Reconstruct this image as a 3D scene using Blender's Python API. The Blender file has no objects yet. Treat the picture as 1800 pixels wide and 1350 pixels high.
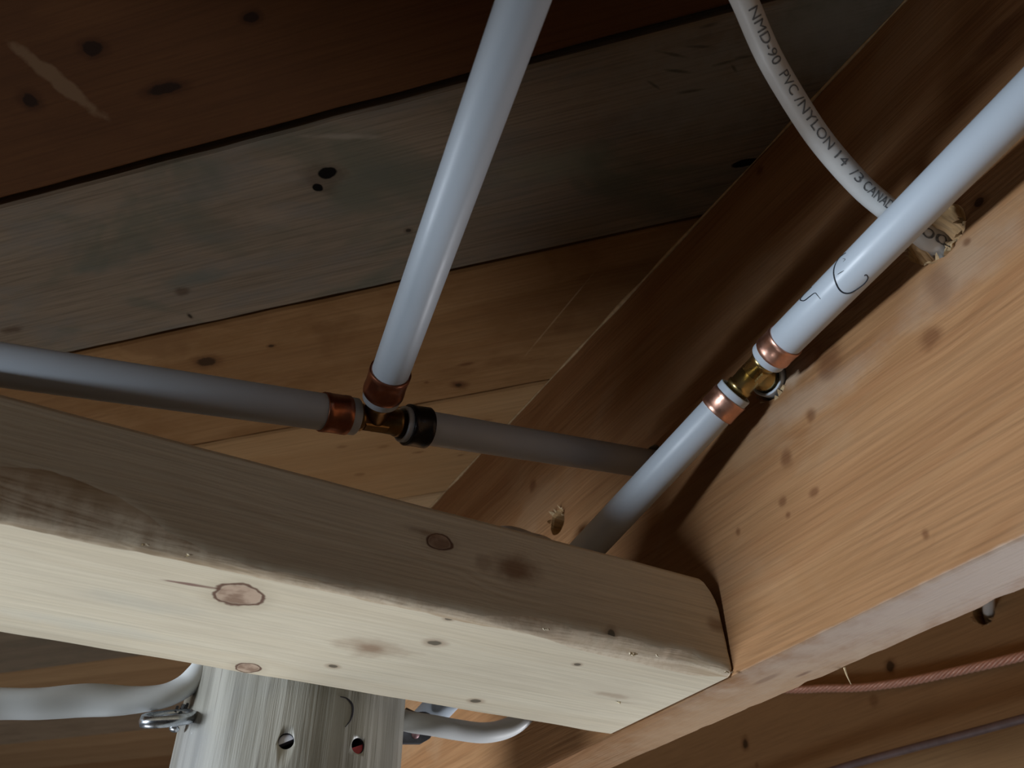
import bpy, bmesh, math, random
import numpy as np
from mathutils import Vector, Matrix, noise

# ------------------------------------------------------------------ camera, light, exposure
sc = bpy.context.scene
COL = sc.collection
S = 0.25            # metres per working unit
H = 1.55            # camera height above the ground (m)
FPX = 1536.0
R = np.array([[0.87521, 0.29392, 0.38421], [-0.48368, 0.54436, 0.68536], [-0.00771, -0.78567, 0.61859]])
FWD = R[:, 2]

cd = bpy.data.cameras.new('camera')
cam = bpy.data.objects.new('camera', cd)
COL.objects.link(cam)
cd.sensor_width = 36.0
cd.lens = 36.0 * FPX / 1800.0
cd.clip_start = 0.01
cd.clip_end = 100
M = Matrix.Identity(4)
for i in range(3):
    M[i][0] = R[i, 0]; M[i][1] = -R[i, 1]; M[i][2] = -R[i, 2]
M[0][3], M[1][3], M[2][3] = 0, 0, H
cam.matrix_world = M
cd.dof.use_dof = True
cd.dof.focus_distance = 0.37
cd.dof.aperture_fstop = 20.0
sc.camera = cam

w = bpy.data.worlds.new('world')
sc.world = w
w.use_nodes = True
bgn = w.node_tree.nodes['Background']
bgn.inputs[0].default_value = (0.80, 0.82, 0.9, 1)
bgn.inputs[1].default_value = 0.045

def W(p):
    return Vector((p[0] * S, p[1] * S, p[2] * S + H))

def area(name, loc, target, size, power, color, high=None):
    l = bpy.data.lights.new(name, 'AREA')
    l.shape = 'ELLIPSE'; l.size = size * S; l.size_y = (high or size) * S; l.energy = power; l.color = color
    o = bpy.data.objects.new(name, l); COL.objects.link(o)
    a, b = W(loc), W(target)
    o.location = a
    o.rotation_euler = (b - a).to_track_quat('-Z', 'Y').to_euler()
    return o
# daylight coming in low from the open side at the left, below the joists
area('daylight_opening', (-6.0, 1.45, -0.62), (0.6, 0.7, 0.75), 2.6, 33.0, (0.82, 0.91, 1.0), 1.0)
# daylight rising from beyond the beam
area('daylight_beyond', (-1.6, 4.4, -3.8), (0.6, 1.2, 0.6), 2.0, 4.0, (0.93, 0.96, 1.0))
# unseen fill light added at the right to brighten the beam underside
area('beam_underside_fill', (5.8, 1.7, -2.0), (0.4, 1.2, 0.5), 1.6, 16.0, (0.93, 0.95, 1.0))

sc.view_settings.view_transform = 'Standard'
sc.view_settings.look = 'None'
sc.view_settings.gamma = 1
sc.view_settings.use_curve_mapping = False
sc.view_settings.exposure = 0.1

# ------------------------------------------------------------------ pixel <-> place helpers
def ray(u, v): return R @ np.array((u - 900.0, v - 675.0, FPX))
def hit(u, v, ax, val):
    r = ray(u, v); return r * (val / r[ax])
def atz(u, v, z): return ray(u, v) * (z / FPX)
def proj(p):
    c = R.T @ np.array(p, float); return (900 + FPX * c[0] / c[2], 675 + FPX * c[1] / c[2])

# main planes in working units
XJ, XJ2, JT = 1.0, 1.1412, 0.1412
ZB, ZT = 0.503, 1.478
YB, YB2, ZBT = 1.0547, 1.431, 0.667
XL = XJ - 2.2           # face of the unseen left joist, added and placed for its shade
XN = XJ + 1.69            # next joist to the right

# ------------------------------------------------------------------ object helpers
def obj(name, bm, mats, parent=None, smooth=False, auto=None):
    me = bpy.data.meshes.new(name)
    bm.normal_update(); bm.to_mesh(me); bm.free()
    if not isinstance(mats, (list, tuple)): mats = [mats]
    for m in mats: me.materials.append(m)
    o = bpy.data.objects.new(name, me); COL.objects.link(o)
    if smooth:
        for p in me.polygons: p.use_smooth = True
    if parent is not None: o.parent = parent
    return o
def tag(o, label=None, cat=None, group=None, kind=None):
    if label: o['label'] = label
    if cat: o['category'] = cat
    if group: o['group'] = group
    if kind: o['kind'] = kind
    return o
def thing(name, label, cat, loc=(0, 0, 0), group=None):
    o = bpy.data.objects.new(name, None); COL.objects.link(o)
    o.location = loc; o.empty_display_size = 0.02
    return tag(o, label, cat, group)
def rel(o, parent):
    """child mesh written in world coordinates -> child of parent at parent's place"""
    o.parent = parent
    o.data.transform(Matrix.Translation(-Vector(parent.location)))
    return o
def fix(bm):
    bmesh.ops.recalc_face_normals(bm, faces=bm.faces)
    return bm

def frame_of(d):
    d = Vector(d).normalized()
    a = Vector((0, 0, 1)) if abs(d.z) < 0.9 else Vector((1, 0, 0))
    x = d.cross(a).normalized(); y = d.cross(x).normalized()
    return x, y, d
def lathe(bm, P, d, prof, seg=64, closed=False, mi=0):
    x, y, d = frame_of(d); P = Vector(P)
    rings = []
    for t, r in prof:
        if r <= 1e-7:
            rings.append([bm.verts.new(P + d * t)])
        else:
            rings.append([bm.verts.new(P + d * t + (x * math.cos(2 * math.pi * k / seg) + y * math.sin(2 * math.pi * k / seg)) * r) for k in range(seg)])
    n = len(rings)
    for i in range(n if closed else n - 1):
        a, b = rings[i], rings[(i + 1) % n]
        for k in range(seg):
            k2 = (k + 1) % seg
            if len(a) == 1 and len(b) == 1: continue
            if len(a) == 1: f = bm.faces.new((a[0], b[k], b[k2]))
            elif len(b) == 1: f = bm.faces.new((a[k], b[0], a[k2]))
            else: f = bm.faces.new((a[k], b[k], b[k2], a[k2]))
            f.material_index = mi; f.smooth = True
    return bm
def smoothpath(pts, n=120):
    """Catmull-Rom through the points, resampled evenly"""
    P = [np.array(p, float) for p in pts]
    P = [2 * P[0] - P[1]] + P + [2 * P[-1] - P[-2]]
    out = []
    for i in range(1, len(P) - 2):
        for k in range(24):
            t = k / 24.0
            out.append(0.5 * ((2 * P[i]) + (-P[i - 1] + P[i + 1]) * t + (2 * P[i - 1] - 5 * P[i] + 4 * P[i + 1] - P[i + 2]) * t * t + (-P[i - 1] + 3 * P[i] - 3 * P[i + 1] + P[i + 2]) * t ** 3))
    out.append(P[-2])
    out = np.array(out)
    s = np.concatenate([[0], np.cumsum(np.linalg.norm(np.diff(out, axis=0), axis=1))])
    q = np.linspace(0, s[-1], n)
    return np.array([[np.interp(a, s, out[:, c]) for c in range(3)] for a in q]), q
def sweep(bm, pts, rad, seg=24, ry=None, twist=0.0, caps=True, mi=0, jitter=0.0):
    pts = [Vector(p) for p in pts]
    n = len(pts); N = None; rings = []
    for i, p in enumerate(pts):
        T = (pts[min(i + 1, n - 1)] - pts[max(i - 1, 0)]).normalized()
        if N is None: N = frame_of(T)[0]
        N = (N - T * N.dot(T)).normalized(); B = T.cross(N)
        ra = rad(i / (n - 1)) if callable(rad) else rad
        rb = (ry(i / (n - 1)) if callable(ry) else ry) if ry is not None else ra
        tw = twist(i / (n - 1)) if callable(twist) else twist * i / (n - 1)
        ring = []
        for k in range(seg):
            a = 2 * math.pi * k / seg
            v = N * (math.cos(a) * ra) + B * (math.sin(a) * rb)
            v = Matrix.Rotation(tw, 3, T) @ v
            ring.append(bm.verts.new(p + v))
        rings.append(ring)
    for i in range(n - 1):
        for k in range(seg):
            f = bm.faces.new((rings[i][k], rings[i][(k + 1) % seg], rings[i + 1][(k + 1) % seg], rings[i + 1][k]))
            f.smooth = True; f.material_index = mi
    if caps:
        bm.faces.new(rings[0][::-1]); bm.faces.new(rings[-1])
    return bm
def box(bm, a, b, mi=0):
    vs = [bm.verts.new((x, y, z)) for x in (a[0], b[0]) for y in (a[1], b[1]) for z in (a[2], b[2])]
    for q in ((0, 1, 3, 2), (4, 6, 7, 5), (0, 4, 5, 1), (2, 3, 7, 6), (0, 2, 6, 4), (1, 5, 7, 3)):
        bm.faces.new([vs[i] for i in q]).material_index = mi
    return bm
def bool_cut(o, cutters, mat=None):
    """cut the holes and bake the result into the mesh; the cutters are deleted"""
    tmp = []
    for bm in cutters:
        c = obj('cutter', bm, mat or o.data.materials[0]); c.location = o.location; tmp.append(c)
        md = o.modifiers.new('cut', 'BOOLEAN'); md.object = c; md.operation = 'DIFFERENCE'; md.solver = 'EXACT'
        if mat: md.material_mode = 'TRANSFER'
    bpy.context.view_layer.update()
    dg = bpy.context.evaluated_depsgraph_get()
    me = bpy.data.meshes.new_from_object(o.evaluated_get(dg))
    o.modifiers.clear(); old = o.data; o.data = me
    bpy.data.meshes.remove(old)
    for c in tmp: bpy.data.objects.remove(c)

# ------------------------------------------------------------------ materials
class NT:
    def __init__(s, name):
        s.m = bpy.data.materials.new(name); s.m.use_nodes = True
        s.nt = s.m.node_tree; s.n = s.nt.nodes; s.l = s.nt.links
        s.bsdf = s.n['Principled BSDF']
    def node(s, t, **k):
        n = s.n.new(t)
        for a, b in k.items(): setattr(n, a, b)
        return n
    def put(s, sock, v):
        if v is None: return
        if isinstance(v, bpy.types.NodeSocket): s.l.new(v, sock)
        elif isinstance(v, (tuple, list)) and len(v) == 3 and sock.type == 'RGBA': sock.default_value = (*v, 1)
        else: sock.default_value = v
    def math(s, op, a, b=None, c=None, clamp=False):
        n = s.node('ShaderNodeMath', operation=op, use_clamp=clamp)
        s.put(n.inputs[0], a); s.put(n.inputs[1], b); s.put(n.inputs[2], c)
        return n.outputs[0]
    def vmath(s, op, a, b=None, out=0):
        n = s.node('ShaderNodeVectorMath', operation=op)
        s.put(n.inputs[0], a); s.put(n.inputs[1], b)
        return n.outputs[out]
    def noise(s, vec, scale, detail=3, rough=0.55, dims='3D', dist=0.0):
        n = s.node('ShaderNodeTexNoise', noise_dimensions=dims)
        if dims == '1D': s.put(n.inputs['W'], vec)
        else: s.put(n.inputs['Vector'], vec)
        n.inputs['Scale'].default_value = scale; n.inputs['Detail'].default_value = detail
        n.inputs['Roughness'].default_value = rough; n.inputs['Distortion'].default_value = dist
        return n.outputs[0]
    def ramp(s, v, a, b, lo=0.0, hi=1.0, smooth=True):
        n = s.node('ShaderNodeMapRange', interpolation_type='SMOOTHSTEP' if smooth else 'LINEAR')
        s.put(n.inputs[0], v); n.inputs[1].default_value = a; n.inputs[2].default_value = b
        n.inputs[3].default_value = lo; n.inputs[4].default_value = hi
        return n.outputs[0]
    def mix(s, f, a, b, mode='MIX'):
        n = s.node('ShaderNodeMix', data_type='RGBA', blend_type=mode)
        s.put(n.inputs[0], f); s.put(n.inputs[6], a); s.put(n.inputs[7], b)
        return n.outputs[2]

def wood(name, c_light, c_dark, axis='X', knots=(), band=55.0, bandmix=0.6, mottle=None, fibre=0.35,
         warp=0.03, rough=0.75, bump=0.25, seed=0.0, stain=None, patches=(), spec=0.16):
    """knots: (x, y, z local metres, r_along, r_across, kind) ; patches: (x,y,z,ra,rb,angle,color,strength)"""
    g = NT(name)
    tc = g.node('ShaderNodeTexCoord').outputs['Object']
    sp = g.node('ShaderNodeSeparateXYZ'); g.l.new(tc, sp.inputs[0])
    X, Y, Z = sp.outputs
    L, A, B = {'X': (X, Y, Z), 'Y': (Y, X, Z), 'Z': (Z, X, Y)}[axis]
    def comb(a, b, c):
        n = g.node('ShaderNodeCombineXYZ'); g.put(n.inputs[0], a); g.put(n.inputs[1], b); g.put(n.inputs[2], c); return n.outputs[0]
    Ls = g.math('ADD', L, seed)
    slow = g.noise(comb(g.math('MULTIPLY', Ls, 4.0), g.math('MULTIPLY', A, 14.0), g.math('MULTIPLY', B, 14.0)), 1.0, 2)
    f = g.math('ADD', g.math('MULTIPLY', A, 0.8), B)
    f = g.math('ADD', f, g.math('MULTIPLY', slow, warp))
    wob = g.noise(comb(g.math('MULTIPLY', Ls, 90.0), g.math('MULTIPLY', A, 90.0), g.math('MULTIPLY', B, 90.0)), 1.0, 3)
    kd = []
    for (kx, ky, kz, ra, rb, kind) in knots:
        kl, ka, kb = {'X': (kx, ky, kz), 'Y': (ky, kx, kz), 'Z': (kz, kx, ky)}[axis]
        dl = g.math('DIVIDE', g.math('SUBTRACT', L, kl), ra)
        da = g.math('DIVIDE', g.math('SUBTRACT', A, ka), rb)
        db = g.math('DIVIDE', g.math('SUBTRACT', B, kb), rb)
        d = g.vmath('LENGTH', comb(dl, da, db), out=1)
        # grain bends around the knot
        e = g.math('EXPONENT', g.math('MULTIPLY', g.math('MULTIPLY', d, d), -0.22))
        cross = g.math('ADD', g.math('MULTIPLY', g.math('SUBTRACT', A, ka), 0.8), g.math('SUBTRACT', B, kb))
        f = g.math('SUBTRACT', f, g.math('MULTIPLY', g.math('MULTIPLY', e, cross), 0.8))
        kd.append((g.math('ADD', d, g.math('MULTIPLY', g.math('SUBTRACT', wob, 0.5), 0.9 if kind in ('ring', 'hole') else 1.7)), kind))
    bands = g.noise(f, band, 4, 0.6, '1D')
    bands = g.ramp(bands, 0.33, 0.66)
    fib = g.noise(comb(g.math('MULTIPLY', Ls, 18.0), g.math('MULTIPLY', A, 700.0), g.math('MULTIPLY', B, 700.0)), 1.0, 2)
    mot = g.noise(comb(g.math('MULTIPLY', Ls, 16.0), g.math('MULTIPLY', A, 40.0), g.math('MULTIPLY', B, 40.0)), 1.0, 5, 0.65)
    col = g.mix(g.math('MULTIPLY', bands, bandmix), c_light, c_dark)
    fm = g.ramp(fib, 0.35, 0.75, 1.0 + fibre * 0.25, 1.0 - fibre * 0.35)
    col = g.mix(1.0, col, comb(fm, fm, fm), 'MULTIPLY')
    if mottle:
        col = g.mix(g.ramp(mot, 0.42, 0.68, 0.0, mottle[3]), col, mottle[:3])
    if stain:   # irregular blotches of a second colour
        big = g.noise(comb(g.math('MULTIPLY', Ls, stain[4]), g.math('MULTIPLY', A, stain[4] * 1.6), g.math('MULTIPLY', B, stain[4] * 1.6)), 1.0, 4, 0.6, dist=0.6)
        col = g.mix(g.ramp(big, 0.5, 0.68, 0.0, stain[3]), col, stain[:3])
    for (px, py, pz, ra, rb, ang, pc, st, soft) in patches:
        pl, pa, pb = {'X': (px, py, pz), 'Y': (py, px, pz), 'Z': (pz, px, py)}[axis]
        dl = g.math('SUBTRACT', L, pl); da = g.math('ADD', g.math('SUBTRACT', A, pa), g.math('SUBTRACT', B, pb))
        ca, sa = math.cos(ang), math.sin(ang)
        u = g.math('DIVIDE', g.math('ADD', g.math('MULTIPLY', dl, ca), g.math('MULTIPLY', da, sa)), ra)
        v = g.math('DIVIDE', g.math('SUBTRACT', g.math('MULTIPLY', da, ca), g.math('MULTIPLY', dl, sa)), rb)
        w3 = g.math('DIVIDE', g.math('MINIMUM', g.math('ABSOLUTE', g.math('SUBTRACT', A, pa)), g.math('ABSOLUTE', g.math('SUBTRACT', B, pb))), 0.0012)
        d = g.vmath('LENGTH', comb(u, v, w3), out=1)
        d = g.math('ADD', d, g.math('MULTIPLY', g.math('SUBTRACT', wob, 0.5), 1.2))
        col = g.mix(g.ramp(d, 1.0 - soft, 1.0 + soft * 0.3, st, 0.0), col, pc)
    hole = None
    dk = tuple(c * 0.22 for c in c_dark)
    rd = (c_dark[0] * 0.42, c_dark[1] * 0.28, c_dark[2] * 0.22)
    for d, kind in kd:
        if kind == 'dark':
            col = g.mix(g.ramp(d, 0.9, 2.2, 0.45, 0.0), col, rd)
            col = g.mix(g.ramp(d, 0.75, 1.1, 0.92, 0.0), col, dk)
        elif kind == 'soft':
            col = g.mix(g.ramp(d, 0.3, 1.5, 0.6, 0.0), col, rd)
        elif kind == 'faint':
            col = g.mix(g.ramp(d, 0.5, 1.6, 0.4, 0.0), col, rd)
        elif kind == 'ring':
            col = g.mix(g.ramp(d, 0.9, 2.0, 0.35, 0.0), col, tuple(a * 0.75 for a in c_dark))
            inner = g.mix(g.ramp(wob, 0.42, 0.6), (c_dark[0] * .85, c_dark[1] * .72, c_dark[2] * .75), (c_dark[0] * .4, c_dark[1] * .27, c_dark[2] * .25))
            col = g.mix(g.ramp(d, 0.8, 0.95, 0.85, 0.0), col, inner)
            rg = g.math('MULTIPLY', g.ramp(d, 0.84, 0.93), g.ramp(d, 1.0, 1.12, 1.0, 0.0))
            col = g.mix(g.math('MULTIPLY', rg, 0.9), col, (c_dark[0] * .2, c_dark[1] * .1, c_dark[2] * .09))
        elif kind == 'hole':
            col = g.mix(g.ramp(d, 0.85, 1.1, 1.0, 0.0), col, (0.004, 0.003, 0.002))
    g.put(g.bsdf.inputs['Base Color'], col)
    g.bsdf.inputs['Roughness'].default_value = rough
    g.bsdf.inputs['Specular IOR Level'].default_value = spec
    bp = g.node('ShaderNodeBump'); bp.inputs['Strength'].default_value = bump; bp.inputs['Distance'].default_value = 0.0012
    hgt = g.math('ADD', g.math('MULTIPLY', fib, 0.5), g.math('ADD', g.math('MULTIPLY', bands, 0.35), g.math('MULTIPLY', mot, 0.5)))
    g.l.new(hgt, bp.inputs['Height']); g.l.new(bp.outputs[0], g.bsdf.inputs['Normal'])
    return g.m

def plain(name, col, rough=0.5, metal=0.0, spec=0.5, nz=0.0, nscale=60.0, bump=0.0, col2=None, sss=0.0, stretch=None):
    g = NT(name)
    tc = g.node('ShaderNodeTexCoord').outputs['Object']
    if stretch: tc = g.vmath('MULTIPLY', tc, stretch)
    n = g.noise(tc, nscale, 4, 0.6)
    c = g.mix(g.ramp(n, 0.35, 0.7), col, col2 or tuple(x * (1 - nz) for x in col))
    g.put(g.bsdf.inputs['Base Color'], c)
    g.bsdf.inputs['Metallic'].default_value = metal
    g.bsdf.inputs['Specular IOR Level'].default_value = spec
    if nz: g.put(g.bsdf.inputs['Roughness'], g.ramp(n, 0.3, 0.7, rough * 0.8, min(1, rough * 1.3)))
    else: g.bsdf.inputs['Roughness'].default_value = rough
    if sss:
        g.bsdf.inputs['Subsurface Weight'].default_value = sss
        g.bsdf.inputs['Subsurface Scale'].default_value = 0.002
    if bump:
        bp = g.node('ShaderNodeBump'); bp.inputs['Strength'].default_value = bump; bp.inputs['Distance'].default_value = 0.0006
        g.l.new(n, bp.inputs['Height']); g.l.new(bp.outputs[0], g.bsdf.inputs['Normal'])
    return g.m

M_pex = plain('white_pipe_plastic', (0.60, 0.68, 0.77), 0.42, 0, 0.45, 0.05, 25, 0.0)
M_cable = plain('white_cable_jacket', (0.74, 0.76, 0.76), 0.42, 0, 0.45, 0.06, 40, 0.03)
M_copper = plain('copper_ring_metal', (0.88, 0.50, 0.38), 0.36, 1.0, 0.5, 0.18, 180, 0.15)
M_wire = plain('bare_copper_wire', (0.90, 0.56, 0.45), 0.45, 0.35, 0.5, 0.15, 200)
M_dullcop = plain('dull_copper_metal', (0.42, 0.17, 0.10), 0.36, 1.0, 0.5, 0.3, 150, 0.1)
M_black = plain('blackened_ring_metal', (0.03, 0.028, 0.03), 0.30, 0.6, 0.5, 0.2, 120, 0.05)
M_brass = plain('brass_metal', (0.62, 0.47, 0.20), 0.30, 1.0, 0.5, 0.25, 160, 0.25)
M_dbrass = plain('dark_brass_metal', (0.36, 0.22, 0.09), 0.34, 1.0, 0.5, 0.3, 160, 0.25)  # darker brass tone for the left tee
M_steel = plain('galvanised_steel', (0.55, 0.58, 0.62), 0.26, 1.0, 0.5, 0.2, 200, 0.1)
M_grey = plain('grey_strap_metal', (0.12, 0.12, 0.13), 0.5, 0.5, 0.5, 0.2, 100, 0.1)
M_ink = plain('black_ink', (0.02, 0.025, 0.035), 0.6, 0, 0.3)
M_print = plain('grey_print_ink', (0.20, 0.21, 0.22), 0.6, 0, 0.3, 0.5, 900)
M_rod = plain('mauve_grey_cable_jacket', (0.21, 0.16, 0.165), 0.5, 0, 0.4, 0.2, 60)
M_red = plain('red_scrap', (0.35, 0.02, 0.03), 0.5)
M_white = plain('white_half_disc', (0.6, 0.6, 0.65), 0.5)
M_raw = wood('raw_drilled_wood', (0.52, 0.36, 0.19), (0.36, 0.22, 0.10), 'X', bump=0.6, fibre=0.6)
M_chip = plain('pale_splinter_wood', (0.62, 0.46, 0.27), 0.85, 0, 0.2, 0.25, 300, 0.4)
M_chip2 = plain('pale_beam_splinter_wood', (0.80, 0.70, 0.52), 0.85, 0, 0.2, 0.15, 300, 0.3)
M_soil = plain('grey_brown_soil', (0.16, 0.13, 0.10), 0.95, 0, 0.1, 0.4, 8, 0.5)

# ------------------------------------------------------------------ ground and ceiling slab
bm = bmesh.new(); box(bm, (-4, -4, -0.1), (4, 5, 0.0))
tag(obj('floor', fix(bm), M_soil), 'bare grey-brown ground under the floor frame', kind='structure')
bm = bmesh.new()
a, b = W((-4.5, -4.5, ZT + 0.085)), W((8, 11, ZT + 0.3)); box(bm, a, b)  # slab added over the boards to keep out light from above
M_slab = wood('dark_cover_slab_wood', (0.10, 0.06, 0.035), (0.06, 0.035, 0.02), 'X')
tag(obj('ceiling', fix(bm), M_slab), 'dark slab added above the diagonal boards to block light', kind='structure')

# ------------------------------------------------------------------ diagonal boards
PITCH = 0.4675
ang = math.radians(-45)
D1 = np.array((math.cos(ang), math.sin(ang), 0)); D2 = np.array((-math.sin(ang), math.cos(ang), 0))
TH = 0.08
def deck_local(u, v, org):
    p = (hit(u, v, 2, ZT) - org) * S
    return (float(p @ D1), float(p @ D2), 0.0)
def board(k, off, gap, mat_fn, label, jag=0.0, edge=(0.0, 0.0)):
    """off: distance of the near edge across the boards; runs from x=-1.6 to x=3.3"""
    mid = off + PITCH / 2
    s0 = (-1.6) * math.sqrt(2) - mid      # X = (mid + s)/sqrt2
    s1 = (2.95) * math.sqrt(2) - mid
    org = D2 * mid; org = np.array((org[0], org[1], ZT))
    m = mat_fn(org)
    bm = bmesh.new()
    hw = (PITCH - gap) / 2 * S; bev = 0.006 * S
    n = 160
    rings = []
    for i in range(n + 1):
        x = (s0 + (s1 - s0) * i / n) * S
        j1 = noise.noise(Vector((x * 30, k * 7.1, 0))) * jag * S; j2 = noise.noise(Vector((x * 30, k * 7.1 + 3, 0))) * jag * S
        a_, b_ = -hw + j1, hw + j2
        prof = [(a_, TH * S), (a_, bev), (a_ + bev, 0), (b_ - bev, 0), (b_, bev), (b_, TH * S)]
        rings.append([bm.verts.new((x, q[0], q[1])) for q in prof])
    for i in range(n):
        for q in range(6):
            bm.faces.new((rings[i][q], rings[i][(q + 1) % 6], rings[i + 1][(q + 1) % 6], rings[i + 1][q]))
    bm.faces.new(rings[0]); bm.faces.new(rings[-1][::-1])
    o = obj('subfloor_board', fix(bm), m)
    o.location = W(org); o.rotation_euler = (0, 0, ang)
    tag(o, label, 'floorboard', 'diagonal subfloor boards')
    return o
def kn(lst, org):
    return [(*deck_local(u, v, org), ra * S, rb * S, kind) for (u, v, ra, rb, kind) in lst]
def pt(lst, org):
    return [(*deck_local(u, v, org), ra * S, rb * S, an, c, st, so) for (u, v, ra, rb, an, c, st, so) in lst]

OR_L, OR_D = (0.36, 0.205, 0.09), (0.24, 0.12, 0.045)
def patch_ends(a, b, wd, org, c, st, so):
    p, q = deck_local(*a, org), deck_local(*b, org)
    return ((p[0] + q[0]) / 2, (p[1] + q[1]) / 2, 0.0, math.hypot(q[0] - p[0], q[1] - p[1]) / 2, wd * S, math.atan2(q[1] - p[1], q[0] - p[0]), c, st, so)
board(0, 0.89 - PITCH, 0.024, lambda o: wood('dark_brown_board_wood', (0.125, 0.052, 0.018), (0.085, 0.033, 0.011), 'X',  # base colour set darker than the other boards
      kn([(163, 85, .02, .014, 'dark'), (288, 157, .035, .011, 'dark'), (52, 175, .018, .016, 'dark'), (440, 30, .014, .009, 'dark')], o),
      mottle=(0.09, 0.036, 0.013, 0.5), warp=0.02, bandmix=0.4, seed=3,
      patches=[patch_ends((18, 75), (185, 208), .021, o, (0.22, 0.135, 0.075), 0.8, 0.3)]),
      'dark brown subfloor board at upper left with a pale scraped patch', 0.002)
board(1, 0.89, 0.009, lambda o: wood('weathered_grey_board_wood', (0.27, 0.21, 0.15), (0.185, 0.145, 0.105), 'X',
      kn([(566, 314, .040, .034, 'faint'), (574, 304, .020, .014, 'hole'), (558, 330, .012, .011, 'hole'), (718, 405, .007, .005, 'dark'), (1308, 287, .028, .010, 'hole'),
          (20, 580, .03, .012, 'soft'), (322, 512, .02, .012, 'soft'), (334, 556, .004, .007, 'dark')], o),
      mottle=(0.20, 0.19, 0.17, 0.55), stain=(0.13, 0.14, 0.105, 0.7, 9.0), band=40, bandmix=0.45, fibre=0.6, bump=0.6, rough=0.9, seed=11,
      patches=pt([(990, 290, .14, .05, 0.1, (0.25, 0.25, 0.18), 0.6, 0.9), (1230, 150, .22, .13, 0.3, (0.33, 0.32, 0.28), 0.6, 0.9), (1450, 60, .2, .13, 0.1, (0.36, 0.35, 0.31), 0.6, 0.9)] + [(u, v, ra, .004, a_, (0.09, 0.085, 0.07), 0.7, 0.8) for u, v, ra, a_ in ((1245, 45, .02, 0), (1230, 82, .03, .3), (1275, 110, .025, 0), (1190, 125, .03, .4), (1290, 120, .012, 1.2), (1215, 160, .03, .1), (1180, 95, .03, .5), (1310, 100, .02, .1), (1150, 150, .02, .9))] + [(30, 150, .01, .01, 0, (0.1, 0.1, 0.1), 0.0, 0.9), (600, 240, .09, .008, 0.3, (0.42, 0.36, 0.29), 0.5, 0.8), (345, 490, .10, .03, 0.0, (0.14, 0.155, 0.13), 0.6, 0.9), (470, 380, .09, .03, 0.2, (0.38, 0.29, 0.21), 0.4, 0.9)], o)),
      'weathered grey subfloor board with a black knot hole beside the vertical white pipe', 0.002)
board(2, 0.89 + PITCH, 0.006, lambda o: wood('orange_tan_board_wood', OR_L, OR_D, 'X',
      kn([(362, 636, .026, .018, 'dark'), (477, 608, .009, .005, 'dark'), (808, 676, .026, .018, 'soft'), (806, 677, .009, .008, 'dark'), (750, 672, .008, .005, 'soft'), (820, 640, .02, .006, 'soft')], o),
      mottle=(0.24, 0.12, 0.042, 0.6), stain=(0.19, 0.09, 0.033, 0.5, 14.0), warp=0.05, seed=5,
      patches=[patch_ends((1052, 470), (915, 635), .0022, o, (0.60, 0.42, 0.24), 0.7, 0.7)]),
      'orange-tan subfloor board with a round brown knot above the horizontal pipe', 0.003)
board(3, 0.89 + 2 * PITCH, 0.005, lambda o: wood('honey_tan_board_wood', (0.45, 0.28, 0.135), (0.34, 0.195, 0.085), 'X',
      kn([(292, 741, .012, .008, 'dark'), (632, 834, .016, .008, 'faint'), (602, 785, .016, .007, 'faint'), (675, 785, .02, .006, 'faint'), (735, 795, .02, .006, 'soft'), (810, 800, .012, .004, 'soft'), (850, 740, .02, .006, 'faint')], o),
      mottle=(0.40, 0.22, 0.09, 0.4), warp=0.04, seed=8, bandmix=0.4),
      'honey-coloured subfloor board directly behind the brass tee fitting', 0.003)
board(4, 0.89 + 3 * PITCH, 0.005, lambda o: wood('pale_tan_board_wood', (0.60, 0.42, 0.24), (0.48, 0.32, 0.17), 'X', (), seed=15), 'pale tan subfloor board, only a small corner seen above the beam', 0.003)
board(5, 0.89 + 4 * PITCH, 0.006, lambda o: wood('grey_brown_board_wood', (0.26, 0.205, 0.145), (0.18, 0.14, 0.10), 'X',
      kn([(55, 1185, .03, .02, 'dark'), (150, 1178, .03, .015, 'soft')], o), mottle=(0.17, 0.15, 0.11, 0.6), seed=18), 'grey-brown subfloor board under the left end of the beam', 0.003)
board(6, 0.89 + 5 * PITCH, 0.006, lambda o: wood('rusty_brown_board_wood', (0.42, 0.27, 0.14), (0.30, 0.18, 0.09), 'X',
      kn([(135, 1206, .03, .015, 'soft')], o), seed=21), 'rusty brown subfloor board above the thick white cable at lower left', 0.003)
board(7, 0.89 + 6 * PITCH, 0.006, lambda o: wood('dull_brown_board_wood', (0.34, 0.26, 0.18), (0.24, 0.18, 0.12), 'X', (), mottle=(0.2, 0.15, 0.1, 0.5), seed=25), 'dull brown subfloor board below the thick white cable at lower left', 0.003)
board(8, 0.89 + 7 * PITCH, 0.006, lambda o: wood('brown_board_wood', (0.40, 0.26, 0.14), (0.30, 0.18, 0.09), 'X', (), seed=29), 'orange-brown subfloor board in the bottom left corner', 0.003)
board(9, 0.89 + 8 * PITCH, 0.006, lambda o: wood('far_board_wood', (0.33, 0.19, 0.09), (0.24, 0.13, 0.06), 'X', (), seed=33), 'farthest brown subfloor board at the very bottom left', 0.003)

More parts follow.
